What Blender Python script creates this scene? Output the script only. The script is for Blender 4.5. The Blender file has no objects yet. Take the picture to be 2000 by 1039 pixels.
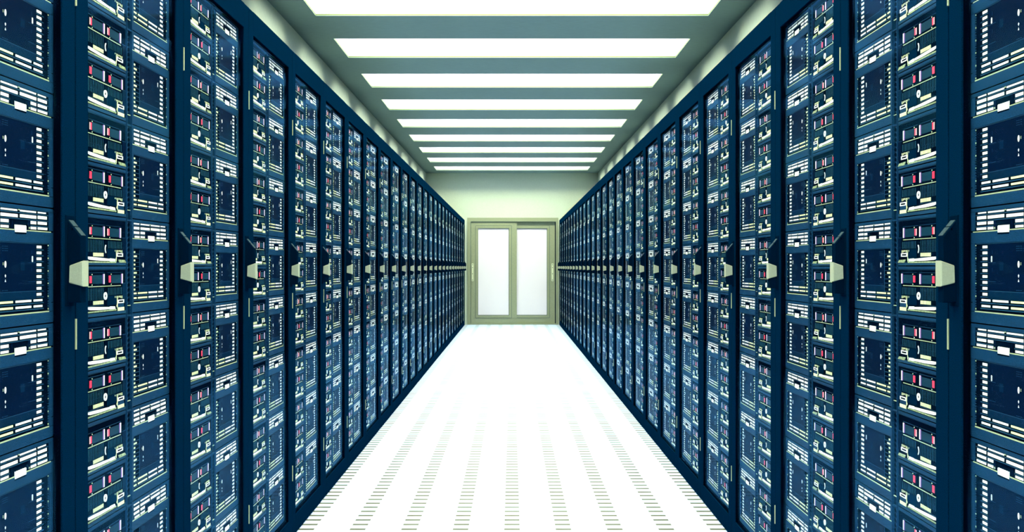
import bpy, math, random
from mathutils import Vector
random.seed(3)
S = bpy.context.scene
COL = S.collection

# ------------------------------------------------------------------ camera
CAM_H = 1.11          # eye height
FPX = 1727.0          # focal length in pixels of the 2000 wide frame
cam_data = bpy.data.cameras.new('camera')
cam_data.sensor_width = 36.0
cam_data.sensor_fit = 'HORIZONTAL'
cam_data.lens = 36.0 * FPX / 2000.0
cam_data.shift_y = 0.00075
cam_data.clip_start = 0.05
cam = bpy.data.objects.new('camera', cam_data)
COL.objects.link(cam)
cam.location = (0, 0, CAM_H)
cam.rotation_euler = (math.pi / 2, 0, 0)
S.camera = cam

# ------------------------------------------------------------------ world, exposure
w = bpy.data.worlds.new('world')
S.world = w
w.use_nodes = True
w.node_tree.nodes['Background'].inputs[0].default_value = (0.02, 0.05, 0.09, 1)
w.node_tree.nodes['Background'].inputs[1].default_value = 0.2
S.view_settings.view_transform = 'Standard'
S.view_settings.look = 'None'
S.view_settings.exposure = 0.0
S.view_settings.gamma = 1.0
LIGHT_STRENGTH = 31.0                 # ceiling light diffusers
LIGHT_COLOUR = (1.0, 0.985, 0.60)
PANE_GLOW = 0.10                      # back-lit frosted door panes
S.cycles.max_bounces = 10
S.cycles.diffuse_bounces = 5
S.cycles.glossy_bounces = 4
S.cycles.transparent_max_bounces = 16

# ------------------------------------------------------------------ sizes
AISLE = 0.90          # half width of the aisle = plane of the rack doors
FACE = 0.92           # plane of the server fronts
WALL_X = 1.65
CEIL = 2.907
BACK_Y = 16.96
FRONT_Y = -2.6
PITCH = 0.6           # rack width along the aisle
RACK_Y0 = 1.224       # near edge of the first rack
N_RACK = 26
RACK_TOP = 1.9965
ROWS = 8
ROW_H = 0.2287
ROW_TOP = 1.913       # top of the highest row

# ------------------------------------------------------------------ materials
def nodes_of(name):
    m = bpy.data.materials.new(name)
    m.use_nodes = True
    nt = m.node_tree
    return m, nt, nt.nodes['Principled BSDF']

def plain(name, col, rough=0.5, spec=0.0, metal=0.0, grain=0.0, gscale=650.0, bump=0.0, stretch=None):
    m, nt, b = nodes_of(name)
    b.inputs['Base Color'].default_value = (*col, 1)
    b.inputs['Roughness'].default_value = rough
    b.inputs['Specular IOR Level'].default_value = spec
    b.inputs['Metallic'].default_value = metal
    b.inputs['Specular Tint'].default_value = (0.25, 0.6, 1.0, 1)
    if grain > 0 or bump > 0:
        tc = nt.nodes.new('ShaderNodeTexCoord')
        mp = nt.nodes.new('ShaderNodeMapping')
        nz = nt.nodes.new('ShaderNodeTexNoise')
        nz.inputs['Scale'].default_value = gscale
        nz.inputs['Detail'].default_value = 2.0
        if stretch:
            mp.inputs['Scale'].default_value = stretch
        nt.links.new(tc.outputs['Object'], mp.inputs['Vector'])
        nt.links.new(mp.outputs['Vector'], nz.inputs['Vector'])
        if grain > 0:
            mr = nt.nodes.new('ShaderNodeMapRange')
            mr.inputs['From Min'].default_value = 0.3
            mr.inputs['From Max'].default_value = 0.7
            mr.inputs['To Min'].default_value = 1 - grain
            mr.inputs['To Max'].default_value = 1 + grain
            mx = nt.nodes.new('ShaderNodeVectorMath')
            mx.operation = 'SCALE'
            mx.inputs[0].default_value = col
            nt.links.new(nz.outputs['Fac'], mr.inputs['Value'])
            nt.links.new(mr.outputs['Result'], mx.inputs['Scale'])
            nt.links.new(mx.outputs['Vector'], b.inputs['Base Color'])
        if bump > 0:
            bp = nt.nodes.new('ShaderNodeBump')
            bp.inputs['Strength'].default_value = bump
            bp.inputs['Distance'].default_value = 0.002
            nt.links.new(nz.outputs['Fac'], bp.inputs['Height'])
            nt.links.new(bp.outputs['Normal'], b.inputs['Normal'])
    return m

M = {}
M['frame'] = plain('navy_powder_coat', (0.0002, 0.0090, 0.031), 0.6, 0.0, grain=0.5, gscale=650)
M['shell'] = plain('dark_cabinet_steel', (0.0002, 0.0012, 0.005), 0.7, 0.0)
M['body'] = plain('dark_navy_handle', (0.0002, 0.005, 0.018), 0.6, 0.0, grain=0.2, gscale=650)
M['plate'] = plain('grey_knurled_plate', (0.014, 0.034, 0.052), 0.5, 0.05, grain=0.4, gscale=500)
M['grip'] = plain('pale_olive_grip', (0.28, 0.315, 0.26), 0.5, 0.3, grain=0.08, gscale=650)
M['hinge'] = plain('pale_hinge', (0.34, 0.38, 0.26), 0.4, 0.4)
M['bezel'] = plain('blue_bezel_plastic', (0.0050, 0.032, 0.088), 0.5, 0.02, grain=0.35, gscale=650)
M['bezel_edge'] = plain('pale_bezel_edge', (0.36, 0.42, 0.28), 0.4, 0.4)
M['rib'] = plain('steel_blue_rib', (0.008, 0.040, 0.095), 0.5, 0.03)
M['panel'] = plain('black_blue_panel', (0.0003, 0.005, 0.024), 0.5, 0.01, grain=0.3, gscale=650)
M['panel_low'] = plain('navy_panel_foot', (0.001, 0.013, 0.042), 0.5, 0.01, grain=0.3, gscale=650)
M['dark'] = plain('dark_vent_void', (0.0003, 0.003, 0.012), 0.7, 0.0)
M['white'] = plain('white_vent_insert', (0.76, 0.78, 0.88), 0.5, 0.05)
M['cream'] = plain('cream_vent_insert', (0.66, 0.70, 0.44), 0.5, 0.3)
M['dull'] = plain('green_metal_with_glow', (0.26, 0.32, 0.20), 0.4, 0.05, grain=0.4, gscale=150)  # metal of flap and runner, brightened to carry a painted green glow
M['fin'] = plain('pale_blue_fin', (0.018, 0.075, 0.135), 0.5, 0.0)
M['drive'] = plain('slate_drive_face', (0.004, 0.028, 0.058), 0.45, 0.02, grain=0.3, gscale=650)
M['red'] = plain('red_release_tab', (0.80, 0.035, 0.10), 0.4, 0.3)
M['pink'] = plain('pink_tab_edge', (0.95, 0.45, 0.50), 0.4, 0.3)
M['violet'] = plain('violet_strip', (0.28, 0.10, 0.45), 0.4, 0.3)
M['lilac'] = plain('lilac_strip', (0.88, 0.80, 0.90), 0.4, 0.3)
M['ceil'] = plain('grey_blue_ceiling_paint', (0.19, 0.28, 0.305), 0.8, 0.1, grain=0.07, gscale=30, stretch=(0.6, 6, 1))
M['wall'] = plain('pale_green_wall_paint', (0.36, 0.445, 0.44), 0.8, 0.1, grain=0.09, gscale=40, stretch=(6, 6, 0.5))
M['wallb'] = plain('pale_green_end_wall_paint', (0.42, 0.51, 0.455), 0.8, 0.1, grain=0.03, gscale=60)
M['housing'] = plain('white_light_housing', (0.24, 0.25, 0.40), 0.7, 0.0)
M['rim_falloff'] = plain('painted_rim_falloff', (0.10, 0.13, 0.06), 0.6)  # green grey stands for light falling off at the recess rim
M['doorframe'] = plain('grey_green_door_profile', (0.225, 0.265, 0.19), 0.45, 0.1, grain=0.08, gscale=80)
M['doorbead'] = plain('dark_door_gasket', (0.06, 0.10, 0.10), 0.5, 0.3)
M['doorplate'] = plain('pale_handle_plate', (0.55, 0.62, 0.45), 0.4, 0.4)

def emit_mat(name, base, col, strength):
    m, nt, b = nodes_of(name)
    b.inputs['Base Color'].default_value = (*base, 1)
    b.inputs['Roughness'].default_value = 0.5
    b.inputs['Emission Color'].default_value = (*col, 1)
    b.inputs['Emission Strength'].default_value = strength
    return m
M['diffuser'] = emit_mat('light_diffuser', (0.8, 0.8, 0.8), LIGHT_COLOUR, LIGHT_STRENGTH)
M['pane'] = emit_mat('frosted_door_pane', (0.56, 0.57, 0.68), (1.0, 1.0, 0.95), PANE_GLOW)

def glass_mat():
    # thin coated glass: Schlick reflectance over a clear transmission
    m = bpy.data.materials.new('coated_door_glass')
    m.use_nodes = True
    nt = m.node_tree
    nt.nodes.clear()
    L = nt.links.new
    out = nt.nodes.new('ShaderNodeOutputMaterial')
    geo = nt.nodes.new('ShaderNodeNewGeometry')
    dot = nt.nodes.new('ShaderNodeVectorMath'); dot.operation = 'DOT_PRODUCT'
    L(geo.outputs['Normal'], dot.inputs[0]); L(geo.outputs['Incoming'], dot.inputs[1])
    def mth(op, a=None, b=None, va=0.0, vb=0.0):
        n = nt.nodes.new('ShaderNodeMath'); n.operation = op
        n.inputs[0].default_value = va; n.inputs[1].default_value = vb
        if a is not None: L(a, n.inputs[0])
        if b is not None: L(b, n.inputs[1])
        return n.outputs[0]
    c = mth('ABSOLUTE', dot.outputs['Value'])
    c1 = mth('SUBTRACT', None, c, va=1.0)
    p = mth('POWER', c1, vb=5.0)
    f = mth('MULTIPLY_ADD', p, vb=0.42)
    f.node.inputs[2].default_value = 0.04
    f2 = mth('MULTIPLY', f, vb=GLASS_REFLECT)
    tr = nt.nodes.new('ShaderNodeBsdfTransparent')
    tr.inputs['Color'].default_value = (0.97, 0.98, 0.99, 1)
    gl = nt.nodes.new('ShaderNodeBsdfGlossy')
    gl.inputs['Roughness'].default_value = 0.012
    gl.inputs['Color'].default_value = (0.10, 0.50, 1.0, 1)
    mx = nt.nodes.new('ShaderNodeMixShader')
    L(f2, mx.inputs[0]); L(tr.outputs[0], mx.inputs[1]); L(gl.outputs[0], mx.inputs[2])
    L(mx.outputs[0], out.inputs['Surface'])
    return m
GLASS_REFLECT = 0.19
M['glass'] = glass_mat()

def floor_mat():
    m, nt, b = nodes_of('perforated_white_floor')
    L = nt.links.new
    geo = nt.nodes.new('ShaderNodeNewGeometry')
    sep = nt.nodes.new('ShaderNodeSeparateXYZ')
    L(geo.outputs['Position'], sep.inputs[0])
    def mth(op, a=None, vb=0.0, b2=None):
        n = nt.nodes.new('ShaderNodeMath'); n.operation = op
        if a is not None: L(a, n.inputs[0])
        n.inputs[1].default_value = vb
        if b2 is not None: L(b2, n.inputs[1])
        return n.outputs[0]
    x = mth('MULTIPLY', sep.outputs['X'], 1 / 0.2175)
    x = mth('ADD', x, 100.5)
    x = mth('FRACT', x)
    x = mth('SUBTRACT', x, 0.5)
    x = mth('ABSOLUTE', x)
    x = mth('LESS_THAN', x, 0.5 * 0.066 / 0.2175)
    y = mth('ADD', sep.outputs['Y'], 20.0 - 3.7265)
    y = mth('MULTIPLY', y, 1 / 0.0685)
    y = mth('FRACT', y)
    y = mth('LESS_THAN', y, 0.33)
    f = mth('MULTIPLY', x, b2=y)
    mix = nt.nodes.new('ShaderNodeMix'); mix.data_type = 'RGBA'
    L(f, mix.inputs['Factor'])
    mix.inputs['A'].default_value = (0.40, 0.55, 0.90, 1)
    mix.inputs['B'].default_value = (0.066, 0.078, 0.060, 1)
    L(mix.outputs['Result'], b.inputs['Base Color'])
    b.inputs['Roughness'].default_value = 0.45
    b.inputs['Specular IOR Level'].default_value = 0.25
    return m
M['floor'] = floor_mat()

# ------------------------------------------------------------------ mesh helper
class MB:
    """collects quads with materials; build() links them as one mesh object"""
    def __init__(self):
        self.v, self.f, self.m, self.mats = [], [], [], []
    def mi(self, mat):
        if mat not in self.mats: self.mats.append(mat)
        return self.mats.index(mat)
    def add(self, verts, faces, mat):
        o = len(self.v); k = self.mi(mat)
        self.v += verts
        for f in faces:
            self.f.append(tuple(i + o for i in f)); self.m.append(k)
    def hexa(self, b, t, mat, bottom=True):
        """b, t: four corners each, counter-clockwise seen from the t side"""
        fs = [(4, 5, 6, 7)] + [(i, (i + 1) % 4, 4 + (i + 1) % 4, 4 + i) for i in range(4)]
        if bottom: fs.append((3, 2, 1, 0))
        self.add(list(b) + list(t), fs, mat)
    def box(self, x0, x1, y0, y1, z0, z1, mat):
        self.hexa([(x0, y0, z0), (x1, y0, z0), (x1, y1, z0), (x0, y1, z0)],
                  [(x0, y0, z1), (x1, y0, z1), (x1, y1, z1), (x0, y1, z1)], mat)
    def mesh(self, name):
        me = bpy.data.meshes.new(name)
        me.from_pydata(self.v, [], self.f)
        for mt in self.mats: me.materials.append(M[mt])
        me.polygons.foreach_set('material_index', self.m)
        me.update()
        return me
    def build(self, name, parent=None):
        o = bpy.data.objects.new(name, self.mesh(name))
        COL.objects.link(o)
        if parent: o.parent = parent
        return o

class Front(MB):
    """boxes on a front facing the aisle: u along the aisle, v downward from the top, d into the rack.
    s = -1 left row, +1 right row; the mirrored row gets its faces wound the other way."""
    def __init__(self, s, top=0.0, relief=0.10):
        super().__init__(); self.s = s; self.top = top; self.relief = relief
    def P(self, u, v, d):
        if self.relief < 1 and abs(d) < .0145: d *= self.relief          # server fronts are nearly flat
        return (self.s * d, u, self.top - v)
    def add(self, verts, faces, mat):
        if self.s < 0: faces = [tuple(reversed(f)) for f in faces]
        super().add(verts, faces, mat)
    def slab(self, u0, u1, v0, v1, d0, d1, mat, ch=0.0, back=False):
        """front at depth d0, back at d1, front edges chamfered by ch"""
        P = self.P
        B = [P(u0, v0, d1), P(u0, v1, d1), P(u1, v1, d1), P(u1, v0, d1)]
        if ch:
            Mid = [P(u0, v0, d0 + ch), P(u0, v1, d0 + ch), P(u1, v1, d0 + ch), P(u1, v0, d0 + ch)]
            F = [P(u0 + ch, v0 + ch, d0), P(u0 + ch, v1 - ch, d0), P(u1 - ch, v1 - ch, d0), P(u1 - ch, v0 + ch, d0)]
            fs = [(8, 9, 10, 11)]
            for o in (0, 4):
                fs += [(o + i, o + (i + 1) % 4, o + 4 + (i + 1) % 4, o + 4 + i) for i in range(4)]
            if back: fs.append((3, 2, 1, 0))
            self.add(B + Mid + F, fs, mat)
        else:
            F = [P(u0, v0, d0), P(u0, v1, d0), P(u1, v1, d0), P(u1, v0, d0)]
            self.hexa(B, F, mat, bottom=back)
    def poly(self, pts, d0, d1, mat):
        """outline (u, v) listed u-first clockwise on the picture, extruded"""
        n = len(pts)
        B = [self.P(u, v, d1) for u, v in pts]; F = [self.P(u, v, d0) for u, v in pts]
        fs = [tuple(range(n, 2 * n))] + [(i, (i + 1) % n, n + (i + 1) % n, n + i) for i in range(n)]
        self.add(B + F, fs, mat)
    def ring(self, uc, vc, ru, rv, k, d0, d1, mat, n=20, a0=0.0, a1=2 * math.pi):
        full = abs(a1 - a0 - 2 * math.pi) < 1e-6
        st = n if full else n + 1
        vs, fs = [], []
        for i in range(st):
            a = a0 + (a1 - a0) * i / n
            c, s_ = math.cos(a), -math.sin(a)
            vs += [self.P(uc + ru * c, vc - rv * s_, d1), self.P(uc + ru * c, vc - rv * s_, d0),
                   self.P(uc + ru * k * c, vc - rv * k * s_, d0), self.P(uc + ru * k * c, vc - rv * k * s_, d1)]
        for i in range(n):
            a, b = 4 * i, 4 * ((i + 1) % st)
            for j in range(3):
                fs.append((a + j, a + j + 1, b + j + 1, b + j))
        self.add(vs, [tuple(reversed(f)) for f in fs], mat)
    def disc(self, uc, vc, ru, rv, d0, d1, mat, n=12):
        self.poly([(uc + ru * math.cos(2 * math.pi * i / n), vc - rv * -math.sin(2 * math.pi * i / n)) for i in range(n)][::-1], d0, d1, mat)

def tag(o, label=None, cat=None, group=None, kind=None):
    if label: o['label'] = label
    if cat: o['category'] = cat
    if group: o['group'] = group
    if kind: o['kind'] = kind
    return o
def empty(name, loc):
    o = bpy.data.objects.new(name, None)
    o.empty_display_size = 0.1
    COL.objects.link(o); o.location = loc
    return o
def inst(src, parent, loc=None):
    """a copy of one object sharing its mesh"""
    c = src.copy(); COL.objects.link(c); c.parent = parent
    if loc is not None: c.location = loc
    return c
def copy_tree(o, parent=None):
    c = o.copy(); COL.objects.link(c); c.parent = parent
    for ch in o.children: copy_tree(ch, c)
    return c

# ------------------------------------------------------------------ the setting
LIGHT_P, LIGHT_L, LIGHT_X = 1.267, 0.632, 1.405
LIGHT_Y = [5.70 + LIGHT_P * i for i in range(-6, 9)]       # near edges; index 6 is the nearest one in the photo
RECESS = 0.38

f = MB(); f.box(-WALL_X - .1, WALL_X + .1, FRONT_Y - .1, BACK_Y + .2, -0.1, 0.0, 'floor')
tag(f.build('floor'), 'white floor with rows of short slots between the rack rows', kind='structure')

c = MB()
T = CEIL + 0.003
ys = [FRONT_Y]
for y in LIGHT_Y: ys += [y, y + LIGHT_L]
ys.append(BACK_Y)
for i in range(0, len(ys), 2): c.box(-WALL_X, WALL_X, ys[i], ys[i + 1], CEIL, T, 'ceil')
for y in LIGHT_Y:
    c.box(-WALL_X, -LIGHT_X, y, y + LIGHT_L, CEIL, T, 'ceil'); c.box(LIGHT_X, WALL_X, y, y + LIGHT_L, CEIL, T, 'ceil')
tag(c.build('ceiling'), 'grey blue ceiling with recessed light panels', kind='structure')

for nm, s in (('wall_left', -1), ('wall_right', 1)):
    b = MB(); a0, a1 = sorted((s * WALL_X, s * (WALL_X + .1)))
    b.box(a0, a1, FRONT_Y, BACK_Y, 0, CEIL + .62, 'wall')
    tag(b.build(nm), 'pale green side wall above the racks on the ' + nm[5:], kind='structure')
b = MB(); b.box(-WALL_X - .1, WALL_X + .1, FRONT_Y - .1, FRONT_Y, 0, CEIL + .62, 'wall')
tag(b.build('wall_front'), kind='structure')

DX0, DX1, DZ = -0.858, 0.889, 2.05                          # door opening in the end wall
b = MB()
b.box(-WALL_X - .1, DX0, BACK_Y, BACK_Y + .2, 0, CEIL + .62, 'wallb')
b.box(DX1, WALL_X + .1, BACK_Y, BACK_Y + .2, 0, CEIL + .62, 'wallb')
b.box(DX0, DX1, BACK_Y, BACK_Y + .2, DZ, CEIL + .62, 'wallb')
tag(b.build('wall_back'), 'pale green end wall around the sliding door', kind='structure')

# sliding door (origin on the floor at the wall face)
door = empty('door_1', (0, BACK_Y, 0))
tag(door, 'grey green sliding door with two frosted panes at the aisle end', kind='structure')
PX = BACK_Y / FPX
def dx(cx): return (800 + cx * 400 / 1154 - 1000) * PX
def dz(cy): return CAM_H + (521 - (300 + cy * 400 / 1154)) * PX
df = MB()
Y0 = -0.012
df.box(DX0, dx(345), Y0, .14, 0, DZ, 'doorframe'); df.box(dx(824), DX1, Y0, .14, 0, DZ, 'doorframe')
df.box(dx(345), dx(824), Y0, .14, dz(383), DZ, 'doorframe')
df.box(dx(345), dx(824), Y0 + .004, .14, 0, 0.02, 'doorframe')
df_o = df.build('door_frame', door)
dg = MB()
for a0, a1, b0, b1 in ((dx(344), dx(346), .022, dz(383)), (dx(823), dx(825), .022, dz(383)), (dx(346), dx(823), dz(384.2), dz(382.4))):
    dg.box(a0, a1, Y0 - .001, Y0 + .006, b0, b1, 'doorbead')
dg.build('frame_gasket', df_o)
def leaf(x0, x1, gx0, gx1, y, plate, bead_l, bead_r):
    zt, zb, gt, gb = dz(384), 0.022, dz(420), dz(912)
    t = .025
    m = MB()
    m.box(x0, gx0, y, y + t, zb, zt, 'doorframe'); m.box(gx1, x1, y, y + t, zb, zt, 'doorframe')
    m.box(gx0, gx1, y, y + t, gt, zt, 'doorframe'); m.box(gx0, gx1, y, y + t, zb, gb, 'doorframe')
    lf = m.build('sliding_leaf', door)
    e = .008
    g = MB()                                                # raised glazing bead round the pane
    w_ = .044
    for (a0, a1, b0, b1, on) in ((gx0 - w_, gx0, gb - w_, gt + w_, bead_l), (gx1, gx1 + w_, gb - w_, gt + w_, bead_r),
                                 (gx0, gx1, gt, gt + w_, 1), (gx0, gx1, gb - w_, gb, 1)):
        if on: g.box(a0, a1, y - e, y - .0005, b0, b1, 'doorframe')
    g.build('glazing_bead', lf)
    k = MB(); q = .009
    for (a0, a1, b0, b1, on) in ((gx0 - w_ - .006, gx0 - w_, gb - w_, gt + w_, bead_l), (gx1 + w_, gx1 + w_ + .006, gb - w_, gt + w_, bead_r),
                                 (gx0 - w_ * bead_l, gx1 + w_ * bead_r, gt + w_, gt + w_ + .006, 1), (gx0 - w_ * bead_l, gx1 + w_ * bead_r, gb - w_ - .006, gb - w_, 1)):
        if on: k.box(a0, a1, y - .002, y - .0005, b0, b1, 'doorbead')
    k.box(gx0, gx1, y + .002, y + .012, gt - q, gt, 'doorbead'); k.box(gx0, gx1, y + .002, y + .012, gb, gb + q, 'doorbead')
    k.box(gx0, gx0 + q * .5, y + .002, y + .012, gb, gt, 'doorbead'); k.box(gx1 - q, gx1, y + .002, y + .012, gb, gt, 'doorbead')
    k.build('gasket', lf)
    p = MB(); p.box(gx0, gx1, y + .013, y + .02, gb, gt, 'pane')
    p.build('glass_pane', lf)
    h = MB()
    px0, px1 = plate
    h.box(px0, px1, y - .012, y - .0005, dz(718), dz(619), 'doorplate')
    for cy in (626, 642, 677, 712):
        h.box((px0 + px1) / 2 - .007, (px0 + px1) / 2 + .007, y - .016, y - .011, dz(cy) - .008, dz(cy) + .008, 'doorbead')
    tag(h.build('handle_plate', lf), 'pale narrow handle plate')
leaf(dx(346), dx(604), dx(385), dx(561), .004, (dx(349.5), dx(360)), 1, 1)
leaf(dx(596), dx(819), dx(600), dx(776), .033, (dx(800), dx(811)), 0, 1)

# ------------------------------------------------------------------ ceiling lights
NUM = ['first', 'second', 'third', 'fourth', 'fifth', 'sixth', 'seventh', 'eighth', 'ninth', 'tenth', 'eleventh', 'twelfth',
       'thirteenth', 'fourteenth', 'fifteenth', 'sixteenth', 'seventeenth', 'eighteenth', 'nineteenth', 'twentieth',
       'twenty-first', 'twenty-second', 'twenty-third', 'twenty-fourth', 'twenty-fifth', 'twenty-sixth']
def make_light():
    r = empty('ceiling_light', (0, 0, CEIL))
    h = MB(); X, Lh, t = LIGHT_X, LIGHT_L, .012
    z0, z1 = .013, RECESS + .03
    h.box(-X - t, -X, -t, Lh + t, z0, z1, 'housing'); h.box(X, X + t, -t, Lh + t, z0, z1, 'housing')
    h.box(-X, X, -t, 0, z0, z1, 'housing'); h.box(-X, X, Lh, Lh + t, z0, z1, 'housing')
    h.box(-X - t, X + t, -t, Lh + t, z1, z1 + t, 'housing')
    h.build('housing', r)
    q = MB()                                                # added strip painting the dimmer, greener light at the recess mouth
    q.box(-X - t, -X, -t, Lh + t, .0035, .0125, 'rim_falloff'); q.box(X, X + t, -t, Lh + t, .0035, .0125, 'rim_falloff')
    q.box(-X, X, -t, 0, .0035, .0125, 'rim_falloff'); q.box(-X, X, Lh, Lh + t, .0035, .0125, 'rim_falloff')
    tag(q.build('rim_falloff_strip', r), 'thin green grey strip painting the dimmer light at the rim')
    d = MB(); d.box(-X + .004, X - .004, .004, Lh - .004, RECESS, RECESS + .02, 'diffuser')
    tag(d.build('diffuser', r), 'glowing white diffuser')
    return r
lamp = make_light()
for i, y in enumerate(LIGHT_Y):
    o = lamp if i == 0 else copy_tree(lamp)
    o.location = (0, y, CEIL)
    n = i - 6
    if n >= 0:
        lb = 'long white recessed ceiling light panel, %s from the camera above the aisle' % NUM[n]
    else:
        lb = 'recessed ceiling light panel out of frame, %s before the nearest one in the picture' % NUM[-n - 1]
    tag(o, lb, 'ceiling light', 'recessed ceiling light panels')

# ------------------------------------------------------------------ server fronts
def storage_chassis(s):
    f = Front(s, ROW_H)
    f.slab(.3170, .5480, .0012, ROW_H - .0012, .012, .46, 'dark', back=True)
    return f
def storage_bezel(s, full=True):
    f = Front(s, ROW_H); c = .0015 if full else 0.0
    f.slab(.3165, .5485, .0015, .0088, .001, .014, 'bezel', c)                 # top lip
    f.slab(.3165, .3272, .0095, .0460, .001, .014, 'bezel', c)                 # posts beside the upper grille
    f.slab(.5330, .5485, .0095, .0455, -.001, .014, 'bezel', c)
    f.slab(.3165, .5485, .0490, .0710, -.003, .014, 'bezel', .002 if full else 0)  # middle band
    f.slab(.3160, .5400, .0472, .0490, -.0035, .012, 'bezel_edge')
    f.slab(.3165, .3265, .0715, .2055, -.001, .014, 'bezel', c)
    f.slab(.5340, .5485, .0715, .2055, -.003, .014, 'bezel', .003 if full else 0)
    f.slab(.3165, .5485, .2065, .2275, -.003, .014, 'bezel', .003 if full else 0)  # lower band
    f.slab(.3270, .5330, .2042, .2065, -.0035, .012, 'bezel_edge')  # lit lower edge, painted as a pale strip
    if full:
        f.slab(.5500, .5530, .0030, .2250, .006, .014, 'panel_low', .001)          # thin edge post
        f.slab(.5415, .5485, .1870, .1888, -.0035, .0, 'dark')                 # seam in the post
        random.seed(11)
        for k in range(26):                                                    # perforated strip in the well
            v = .0735 + k * .0050
            f.slab(.5300, .5325, v, v + random.choice((.0018, .0026, .0034)), .004, .012, 'rib' if k % 5 else 'bezel_edge')
    return f
GR = [  # white cells of the upper grille: u0, u1, v0, v1
    (.3290, .3600, .0100, .0132), (.3680, .4215, .0100, .0132), (.4305, .4862, .0100, .0132), (.4930, .5225, .0100, .0128),
    (.3290, .3600, .0190, .0252), (.3680, .4225, .0190, .0248), (.4305, .4872, .0182, .0242), (.4930, .5258, .0178, .0238),
    (.3290, .3600, .0304, .0362), (.3680, .3930, .0300, .0358), (.4675, .4868, .0292, .0350), (.4930, .5258, .0290, .0346),
    (.3340, .3612, .0412, .0458), (.3680, .3930, .0410, .0454), (.4675, .4872, .0402, .0450), (.4930, .5275, .0400, .0446)]
def storage_grille(s, full=True):
    f = Front(s, ROW_H)
    for g in GR: f.slab(*g, .004, .012, 'white')
    if full:
        for v in (.0146, .0262, .0374):
            for (a, b) in (((.3280, .5300),) if v < .03 else ((.3280, .3960), (.4660, .5300))):
                f.slab(a, b, v, v + .0020, .001, .011, 'rib', .0006)
        f.slab(.4050, .4570, .0300, .0400, .006, .012, 'dark')
        f.slab(.4030, .4048, .0290, .0460, .003, .012, 'panel'); f.slab(.4580, .4660, .0290, .0460, .003, .012, 'panel')
        f.slab(.4600, .4635, .0412, .0445, .001, .004, 'bezel_edge')
        f.slab(.4245, .4285, .0092, .0112, .002, .012, 'bezel_edge')
    return f
def storage_tag(s, full=True):
    f = Front(s, ROW_H)
    pts = [(.4115, .0525), (.4495, .0520)]
    if full:
        for k in range(12): pts.append((.4495 - k * .0380 / 11, .0386 if k % 2 else .0398))
    else:
        pts += [(.4495, .0395), (.4115, .0395)]
    f.poly(pts[::-1], -.0090, .004, 'white')
    f.slab(.4115, .4500, .0528, .0552, -.0075, .002, 'dark')
    return f
def storage_panel(s, full=True):
    f = Front(s, ROW_H)
    f.slab(.3625, .4850, .0730, .1632, .003, .012, 'panel')
    f.slab(.3625, .4850, .1640, .1790, .002, .012, 'panel_low')
    if full:
        f.slab(.3625, .4850, .1630, .1642, .0015, .012, 'rib')
        f.slab(.3605, .3618, .0760, .1790, .001, .012, 'rib')
        f.slab(.3280, .5290, .0718, .0726, .0, .012, 'rib')
        for v in (.079, .083, .087, .1595, .1650):
            for u in (.3720, .3790, .3850):
                f.slab(u, u + .0050, v, v + .0010, .0022, .005, 'rib')
        for v in (.1085, .1450): f.slab(.4580, .4845, v, v + .0010, .0022, .005, 'rib')
        f.slab(.4700, .4708, .0850, .0930, .0024, .005, 'rib'); f.slab(.4700, .4708, .1190, .1260, .0024, .005, 'rib')
        f.slab(.4320, .4460, .1080, .1240, .0026, .005, 'panel_low')
    return f
def storage_marks(s):
    f = Front(s, ROW_H)
    f.disc(.3822, .1125, .0030, .0062, .0012, .004, 'white')
    for k in range(3): f.slab(.3735, .3765, .1092 + k * .0018, .1102 + k * .0018, .0014, .004, 'bezel_edge')
    f.poly([(.3822, .1305), (.3843, .1332), (.3822, .1368), (.3801, .1332)], .0012, .004, 'white')
    f.poly([(.3822, .1395), (.3842, .1445), (.3802, .1445)], .0012, .004, 'white')
    for k in range(3): f.ring(.4727, .0986 + k * .0034, .0024, .0024, .45, .0012, .004, 'white', n=10)
    return f
def storage_strip(s, near, full=True):
    f = Front(s, ROW_H)
    if near:
        for k in range(10):
            v = .0790 + k * .01015
            if full: f.slab(.3275, .3605, v + .0062, v + .0074, .001, .012, 'rib')
            f.slab(.3285, .3450 if k in (1, 5) else .3365, v, v + .0042, .004, .012, 'cream')
    else:
        for k in range(9):
            v = .0758 + k * .01150
            if full: f.slab(.4870, .5130, v + .0072, v + .0092, .0, .012, 'rib', .0006)
            f.slab(.4890, .5055, v, v + .0052, .003, .012, 'white')
    return f
def storage_lower(s, full=True):
    f = Front(s, ROW_H)
    for r, v in enumerate((.1800, .1914)):
        for (a, b) in ((.3280, .3440), (.3528, .4070), (.4162, .4692), (.4782, .5092)):
            f.slab(a, b, v, v + .0040, .003, .012, 'cream' if a < .4 else 'white')
        if full: f.slab(.3275, .5130, v + .0062, v + .0084, .0005, .012, 'rib', .0006)
    return f

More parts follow.
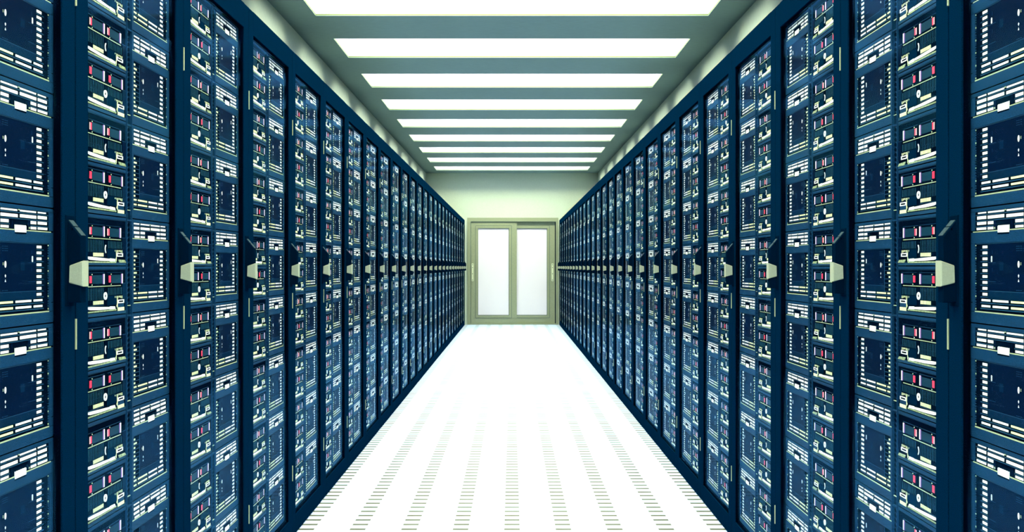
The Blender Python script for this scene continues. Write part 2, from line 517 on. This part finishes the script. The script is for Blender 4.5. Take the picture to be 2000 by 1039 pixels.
def drive_chassis(s, k):
    f = Front(s, UNIT_H[k])
    f.slab(.0520, .2815, .0010, UNIT_H[k] - .0010, .012, .44, 'dark', back=True)
    return f
UNIT_H = {'A': .1150, 'B': .1137}
OFF = {'A': .0080, 'B': .0}
def drive_panel(s, k, full=True):
    """the front sheet with its fins, trims and the grey plate"""
    f = Front(s, UNIT_H[k]); o = OFF[k]; H = UNIT_H[k]
    f.slab(.0510, .2830, .0012, .0075, -.001, .014, 'bezel' if full else 'frame', .0012 if full else 0)  # textured lip
    f.slab(.0510, .0560, .0080, H - .0012, .0, .014, 'frame', .001 if full else 0)
    f.slab(.0565, .0880, .0460 + o, .0930 + o, .004, .013, 'panel')
    f.slab(.2660, .2830, .0400 + o, .0860 + o, .003, .014, 'panel_low' if k == 'B' else 'panel')
    f.slab(.0560, .2560, .0450 + o, .0466 + o, -.001, .012, 'bezel_edge')      # ledge under the drives
    f.slab(.1870, .2350, .0680 + o, .0900 + o, .001, .013, 'frame', .001 if full else 0)   # plate
    f.slab(.0560, .2830, H - .0085, H - .0015, .0, .014, 'rib')
    if full:
        f.slab(.0560, .2830, .0085, .0092, .002, .013, 'rib')
        u = .0900
        while u < .1660:
            f.slab(u, u + .0010, .0490 + o, .0760 + o, .003, .013, 'fin'); u += .0076
        u = .1930
        while u < .2620:
            f.slab(u, u + .0010, .0500 + o, .0668 + o, .003, .013, 'fin'); u += .0074
        f.slab(.0560, .1680, .0655 + o, .0665 + o, .003, .013, 'panel_low')
        for j in range(6):
            f.slab(.2250 + j * .0072, .2272 + j * .0072, .0700 + o, .0735 + o + .0012 * (j % 3), -.0005, .010, 'cream')
        f.slab(.2640, .2830, .0400 + o, .0412 + o, .002, .012, 'rib')
    return f
def drive_cells(s, k, full=True):
    f = Front(s, UNIT_H[k]); o = OFF[k]
    if full:
        for j in range(7): f.slab(.1203 + j * .0072, .1250 + j * .0072, .0778 + o, .0858 + o, .002, .012, 'cream')
    else:
        f.slab(.1203, .1680, .0780 + o, .0856 + o, .002, .012, 'cream')
    f.slab(.0600, .1700, .0876 + o, .0888 + o, .0, .012, 'rib')
    return f
def drive_mark(s, k):
    f = Front(s, UNIT_H[k]); o = OFF[k]
    if k == 'B': f.ring(.1778, .0680, .0080, .0086, .48, -.003, .012, 'white', n=24)
    else: f.ring(.1825, .0690 + .0075, .0068, .0100, .72, -.003, .012, 'white', n=14, a0=math.pi * .62, a1=math.pi * 1.38)
    return f
def drive_bay(s, k, u0, u1, full=True):
    f = Front(s, UNIT_H[k]); o = OFF[k]
    f.slab(u0 - .006, u1 + .002, .0150 + o, .0440 + o, .006, .013, 'dark')
    f.slab(u0 + .0125, u1 - .0085, .0215 + o, .0400 + o, .0, .012, 'drive', .001 if full else 0)
    if full:
        f.slab(u0 - .006, u1 + .001, .0148 + o, .0156 + o, .0, .012, 'rib')
        for v in (.0178, .0410): f.slab(u0 + .0110, u0 + .0135, v + o, v + .0022 + o, -.001, .010, 'cream')
        f.slab(u0 + .0125, u1 - .0085, .0208 + o, .0213 + o, -.0005, .012, 'rib')
    return f
def drive_red(s, k, u0):
    f = Front(s, UNIT_H[k]); o = OFF[k]
    f.slab(u0 + .0034, u0 + .0102, .0222 + o, .0378 + o, -.002, .010, 'red')
    f.slab(u0, u0 + .0034, .0222 + o, .0378 + o, -.002, .010, 'pink' if k == 'A' else 'red')
    return f
def drive_strip(s, k, u1):
    f = Front(s, UNIT_H[k]); o = OFF[k]
    f.slab(u1 - .0075, u1 - .0045, .0182 + o, .0410 + o, -.002, .010, 'violet')
    f.slab(u1 - .0045, u1, .0182 + o, .0410 + o, -.003, .010, 'lilac')
    return f
def drive_port(s, k, full=True):
    f = Front(s, UNIT_H[k]); o = OFF[k] - (.002 if k == 'A' else 0); q = -.006 if k == 'A' else 0
    u0, u1 = .2405 + q, .2725 + q
    f.slab(u0, u1, .0790 + o, .0812 + o, -.004, .011, 'white'); f.slab(u0, u1, .0850 + o, .0872 + o, -.004, .011, 'white')
    f.slab(u0, u0 + .004, .0812 + o, .0850 + o, -.004, .011, 'white'); f.slab(u1 - .004, u1, .0812 + o, .0850 + o, -.004, .011, 'white')
    f.slab(u0 + .004, u1 - .004, .0812 + o, .0850 + o, .002, .011, 'dark')
    if k == 'B':
        f.slab(u0, u1, .0876, .0968, -.003, .011, 'bezel', .001 if full else 0)
        f.slab(u0, u1 + .001, .0970, .1050, -.004, .011, 'cream', .002 if full else 0)
    f.poly([(u0 - .004, .0760 + o), (u0 - .001, .0760 + o), (u0 - .001, .0985 + o), (u0 - .006, .0930 + o), (u0 - .003, .0880 + o)], -.001, .011, 'cream')
    return f
def drive_bar(s, k, full=True):
    """the white ejector bar and its lower runner"""
    f = Front(s, UNIT_H[k]); o = OFF[k] - (.003 if k == 'A' else 0)
    f.poly([(.0900, .0898 + o), (.1100, .0900 + o), (.1970, .0938 + o), (.1965, .0985 + o), (.1500, .0985 + o), (.1050, .0968 + o), (.0900, .0940 + o)], -.006, .011, 'white')
    f.poly([(.2000, .0925 + o), (.2240, .0936 + o), (.2270, .0995 + o), (.2000, .0995 + o)], -.005, .011, 'white')
    f.slab(.0560, .2320, .1000 + o, .1032 + o, -.001, .012, 'dull', .0008 if full else 0)  # runner, its pale green paints the glow under the white bar
    if k == 'A': f.poly([(.2420, .1000), (.2760, .1010), (.2830, .1072), (.2480, .1072)], -.010, .006, 'dull')
    return f
D1, D2 = {'A': (.1020, .1733), 'B': (.1016, .1725)}, {'A': (.1867, .2563), 'B': (.1939, .2656)}

def assemble(root, chain):
    """chain: list of (name, Front, label, [sub-parts]) hung under root"""
    for nm, fr, lb, subs in chain:
        o = fr.build(nm, root)
        if lb: o['label'] = lb
        for snm, sfr, slb in subs:
            q = sfr.build(snm, o)
            if slb: q['label'] = slb
def proto_storage(s):
    r = empty('storage_server', (0, 0, 0))
    assemble(r, [
        ('chassis', storage_chassis(s), None, []), ('bezel', storage_bezel(s), 'blue front bezel with pale edges', []),
        ('vent_grille', storage_grille(s), 'grille with white vent slots', []), ('latch_tab', storage_tag(s), 'white latch tab with serrated top', []),
        ('control_panel', storage_panel(s), 'blank dark control panel', [('indicator_marks', storage_marks(s), 'white indicator marks')]),
        ('side_vent', storage_strip(s, True), 'column of small cream vents', []), ('side_vent', storage_strip(s, False), 'column of white vents', []),
        ('lower_vent', storage_lower(s), 'two rows of pale vents', [])])
    return r
def proto_drive(s, k):
    r = empty('drive_unit', (0, 0, 0))
    def bay(d): return ('drive', drive_bay(s, k, *d), 'slate drive with red tab', [('release_tab', drive_red(s, k, d[0]), 'red release tab'), ('end_strip', drive_strip(s, k, d[1]), 'white and violet strip')])
    assemble(r, [
        ('chassis', drive_chassis(s, k), None, []), ('front_panel', drive_panel(s, k), 'dark finned front panel', []),
        bay(D1[k]), bay(D2[k]),
        ('vent', drive_cells(s, k), 'cream vent cells', []),
        ('ring_button' if k == 'B' else 'curved_lever', drive_mark(s, k), 'white ring' if k == 'B' else 'white crescent', []),
        ('port', drive_port(s, k), 'white framed port', []), ('ejector_bar', drive_bar(s, k), 'white ejector bar', [])])
    return r
def merge(fs):
    r = MB()
    for f in fs:
        o = len(r.v); idx = [r.mi(m) for m in f.mats]
        r.v += f.v; r.f += [tuple(i + o for i in q) for q in f.f]; r.m += [idx[q] for q in f.m]
    return r
def flat_storage(s, full):
    return merge([storage_chassis(s), storage_bezel(s, full), storage_grille(s, full), storage_tag(s, full), storage_panel(s, full),
                  storage_strip(s, True, full), storage_strip(s, False, full), storage_lower(s, full)])
def flat_drive(s, k, full):
    fs = [drive_chassis(s, k), drive_panel(s, k, full), drive_cells(s, k, full), drive_port(s, k, full), drive_bar(s, k, full), drive_mark(s, k)]
    for d in (D1[k], D2[k]): fs += [drive_bay(s, k, *d, full), drive_red(s, k, d[0]), drive_strip(s, k, d[1])]
    return merge(fs)

# ------------------------------------------------------------------ racks
Z = CAM_H
OP0, OP1, OZ0, OZ1 = .054, .547, .0795, CAM_H + .8055      # door opening
def make_rack(s):
    """origin on the floor at the near front corner of the rack"""
    r = empty('server_rack', (0, 0, 0))
    def fr(): return Front(s, 0.0, 1.0)
    c = fr(); D = WALL_X - AISLE - .01
    def bx(u0, u1, z0, z1, d0, d1, m, t=c, ch=0.0): t.slab(u0, u1, -z1, -z0, d0, d1, m, ch, back=True)
    bx(.002, .020, .004, RACK_TOP - .002, .022, D, 'shell'); bx(.580, .598, .004, RACK_TOP - .002, .022, D, 'shell')
    bx(.020, .580, RACK_TOP - .03, RACK_TOP - .002, .022, D, 'shell'); bx(.020, .580, .004, .04, .022, D, 'shell')
    bx(.020, .580, .04, RACK_TOP - .03, D - .02, D, 'shell')
    bx(.0205, .0490, .04, RACK_TOP - .03, .034, .06, 'shell'); bx(.5540, .5795, .04, RACK_TOP - .03, .034, .06, 'shell')
    bx(.0490, .5540, ROW_TOP + .002, RACK_TOP - .03, .034, .06, 'shell'); bx(.0490, .5540, .04, .081, .034, .06, 'shell')
    c.build('cabinet', r)
    ra = fr()
    bx(.2845, .3145, .086, ROW_TOP, .024, .040, 'panel_low', ra)
    bx(.2845, .2870, .086, ROW_TOP, .018, .040, 'bezel', ra); bx(.3130, .3148, .086, ROW_TOP, .018, .040, 'bezel', ra)
    ra_o = ra.build('mounting_rail', r)
    ho = fr()
    for row in range(ROWS):
        z1 = ROW_TOP - row * ROW_H
        for j in range(17):
            z = z1 - .016 - j * .0120
            ho.disc(.2998, -z, .0085, .0044, .0215, .0236, 'dark', n=8)
            ho.disc(.2945, -z - .004, .0020, .0022, .0205, .0236, 'rib', n=6)
        ho.slab(.2875, .3125, -(z1 - .0035), -(z1 - .0070), .019, .0236, 'bezel')
        ho.slab(.2875, .3060, -(z1 - .2105), -(z1 - .2090), .019, .0236, 'bezel_edge')
    ho.build('perforated_strip', ra_o)
    d = fr()
    bx(.002, OP0, .004, RACK_TOP, .0, .004, 'frame', d, .0012); bx(OP1, .598, .004, RACK_TOP, .0, .004, 'frame', d, .0012)
    bx(OP0, OP1, OZ1, RACK_TOP, .0, .004, 'frame', d); bx(OP0, OP1, .004, OZ0, .0, .004, 'frame', d)
    q = .0008                                               # black gasket frame behind the painted face
    bx(.003, OP0 - q, .006, RACK_TOP - .002, .0042, .018, 'shell', d); bx(OP1 + q, .597, .006, RACK_TOP - .002, .0042, .018, 'shell', d)
    bx(OP0, OP1, OZ1 + q, RACK_TOP - .002, .0042, .018, 'shell', d); bx(OP0, OP1, .006, OZ0 - q, .0042, .018, 'shell', d)
    dr = d.build('door', r)
    g = fr(); bx(OP0 + .0005, OP1 - .0005, OZ0 + .0005, OZ1 - .0005, .007, .011, 'glass', g)
    tag(g.build('glass_pane', dr), 'clear glass pane')
    for zc in (Z + .570, Z - .139, Z - .847):
        h = fr(); bx(-.0013, .0013, zc - .0315, zc + .0315, -.0020, .010, 'hinge', h)
        tag(h.build('hinge', dr), 'pale slim hinge')
    def prism(mb, u0, u1, prof, mat, b=.0):
        """prof: (p outward, z) ring, extruded along u with bevelled ends"""
        n = len(prof); cx = sum(p for p, _ in prof) / n; cz = sum(z for _, z in prof) / n
        vs = []
        for u, k in ((u0, 1), (u0 + b, 0), (u1 - b, 0), (u1, 1)) if b else ((u0, 0), (u1, 0)):
            for p, z in prof:
                q = b if k else 0
                pp = p - q * (1 if p > cx else 0); zz = z - q * (1 if z > cz else -1)
                vs.append(mb.P(u, -zz, -pp))
        m_ = len(vs) // n; fs = []
        for a in range(m_ - 1):
            for i in range(n):
                fs.append((a * n + i, a * n + (i + 1) % n, (a + 1) * n + (i + 1) % n, (a + 1) * n + i))
        fs += [tuple(reversed(range(n))), tuple(range((m_ - 1) * n, m_ * n))]
        mb.add(vs, fs, mat)
    hb = fr()
    bx(.557, .590, Z - .080, Z + .104, -.0025, .002, 'body', hb, .001)
    prism(hb, .5630, .5850, [(.001, Z + .096), (.029, Z + .062), (.029, Z - .0725), (.001, Z - .0725)], 'body', .0018)
    def slope(t0, t1):
        a, b = (.001, Z + .096), (.029, Z + .062)
        pt = lambda t, e: (a[0] + (b[0] - a[0]) * t + e * .77, a[1] + (b[1] - a[1]) * t + e * .64)
        prism(hb, .5648, .5832, [pt(t0, .0012), pt(t1, .0012), pt(t1, -.001), pt(t0, -.001)], 'plate')
    slope(.06, .42); slope(.48, .97)
    prism(hb, .5625, .5640, [(.010, Z + .078), (.013, Z + .078), (.013, Z + .074), (.010, Z + .074)], 'shell')
    tag(hb.build('handle_housing', dr), 'dark slanted handle housing')
    hg = fr()
    prism(hg, .5608, .5860, [(.007, Z + .003), (.034, Z + .0125), (.034, Z - .040), (.006, Z - .033)], 'grip', .002)
    tag(hg.build('handle_grip', dr), 'pale olive handle grip')
    return r

SIDE = {-1: 'left', 1: 'right'}
for s in (-1, 1):
    r0 = make_rack(s)
    for k in range(N_RACK):
        o = r0 if k == 0 else copy_tree(r0)
        o.location = (s * AISLE, RACK_Y0 + k * PITCH, 0)
        if k == 0: lb = 'navy server rack with glass door nearest the camera, cut by the %s picture edge' % SIDE[s]
        elif k == N_RACK - 1: lb = 'last navy glass-door server rack beside the sliding door on the %s' % SIDE[s]
        else: lb = 'navy server rack with glass door, %s from the camera in the %s row' % (NUM[k], SIDE[s])
        tag(o, lb, 'server rack', '%s row of server racks' % SIDE[s])

# ------------------------------------------------------------------ fill the racks
def shown(k, row, u0, u1, v0, v1):
    """picture area in pixels of a front"""
    y0, y1 = RACK_Y0 + k * PITCH + u0, RACK_Y0 + k * PITCH + u1
    xs = [min(FPX * FACE / max(y, .05), 1000) for y in (y0, y1)]
    z0, z1 = ROW_TOP - row * ROW_H - v1 - CAM_H, ROW_TOP - row * ROW_H - v0 - CAM_H
    q = FPX / ((y0 + y1) / 2)
    ya, yb = max(z0 * q, -518.), min(z1 * q, 521.)
    return max(xs[0] - xs[1], 0) * max(yb - ya, 0)
RNAME = ['three rows above handle height', 'two rows above handle height', 'one row above handle height', 'at handle height',
         'one row below the handle', 'two rows below the handle', 'three rows below the handle', 'four rows below the handle']
DETAIL_K = 7
slots_s, slots_d = [], []
for s in (-1, 1):
    for k in range(N_RACK):
        for row in range(ROWS):
            slots_s.append((shown(k, row, .3165, .5485, 0, ROW_H), s, k, row, 'S'))
            slots_d.append((shown(k, row, .095, .283, 0, .115), s, k, row, 'A'))
            slots_d.append((shown(k, row, .095, .283, .115, ROW_H), s, k, row, 'B'))
slots_s.sort(key=lambda t: (-round(t[0], 3), t[2], t[3], t[1]))
slots_d.sort(key=lambda t: (-round(t[0], 3), t[2], t[3], t[4], t[1]))
def base(s, k, row, kind):
    z = ROW_TOP - (row + 1) * ROW_H
    if kind == 'A': z = ROW_TOP - row * ROW_H - UNIT_H['A']
    return (s * FACE, RACK_Y0 + k * PITCH, z)
def label(s, k, row, kind):
    what = {'S': 'white-vented storage server', 'A': 'twin-drive unit with white crescent', 'B': 'twin-drive unit with white ring'}[kind]
    return '%s, %s, in the %s %s rack' % (what, RNAME[row], NUM[k], SIDE[s])
def rep(s, k, row, kind, cache, flat):
    key = (s, kind, k <= DETAIL_K)
    if k <= DETAIL_K:
        if key not in cache:
            o = cache[key] = proto_storage(s) if kind == 'S' else proto_drive(s, kind)
        else: o = copy_tree(cache[key])
    else:
        if key not in cache:
            mb = flat_storage(s, True) if kind == 'S' else flat_drive(s, kind, True)
            o = cache[key] = mb.build('storage_server' if kind == 'S' else 'drive_unit')
        else:
            o = cache[key].copy(); COL.objects.link(o)
    o.location = base(s, k, row, kind)
    tag(o, label(s, k, row, kind), 'server' if kind == 'S' else 'drive unit',
        'storage servers in the racks' if kind == 'S' else 'twin-drive units in the racks')
cache = {}
for slots in (slots_s, slots_d):
    for a, s, k, row, kind in slots[:300]: rep(s, k, row, kind, cache, None)

def rest(slots, name, lb, cat):
    flats, r = {}, MB()
    for a, s, k, row, kind in slots:
        if (s, kind) not in flats:
            flats[s, kind] = flat_storage(s, False) if kind == 'S' else flat_drive(s, kind, False)
        f = flats[s, kind]; o = len(r.v); bx_, by, bz = base(s, k, row, kind)
        idx = [r.mi(m) for m in f.mats]
        r.v += [(x + bx_, y + by, z + bz) for x, y, z in f.v]
        r.f += [tuple(i + o for i in q) for q in f.f]; r.m += [idx[q] for q in f.m]
    tag(r.build(name), lb, cat, kind='stuff')
rest(slots_s[300:], 'storage_servers', 'remaining storage servers, mostly in the far racks beside the sliding door', 'servers')
rest(slots_d[300:], 'drive_units', 'remaining twin-drive units, mostly in the far half of both rack rows', 'drive units')
bpy.context.view_layer.update()
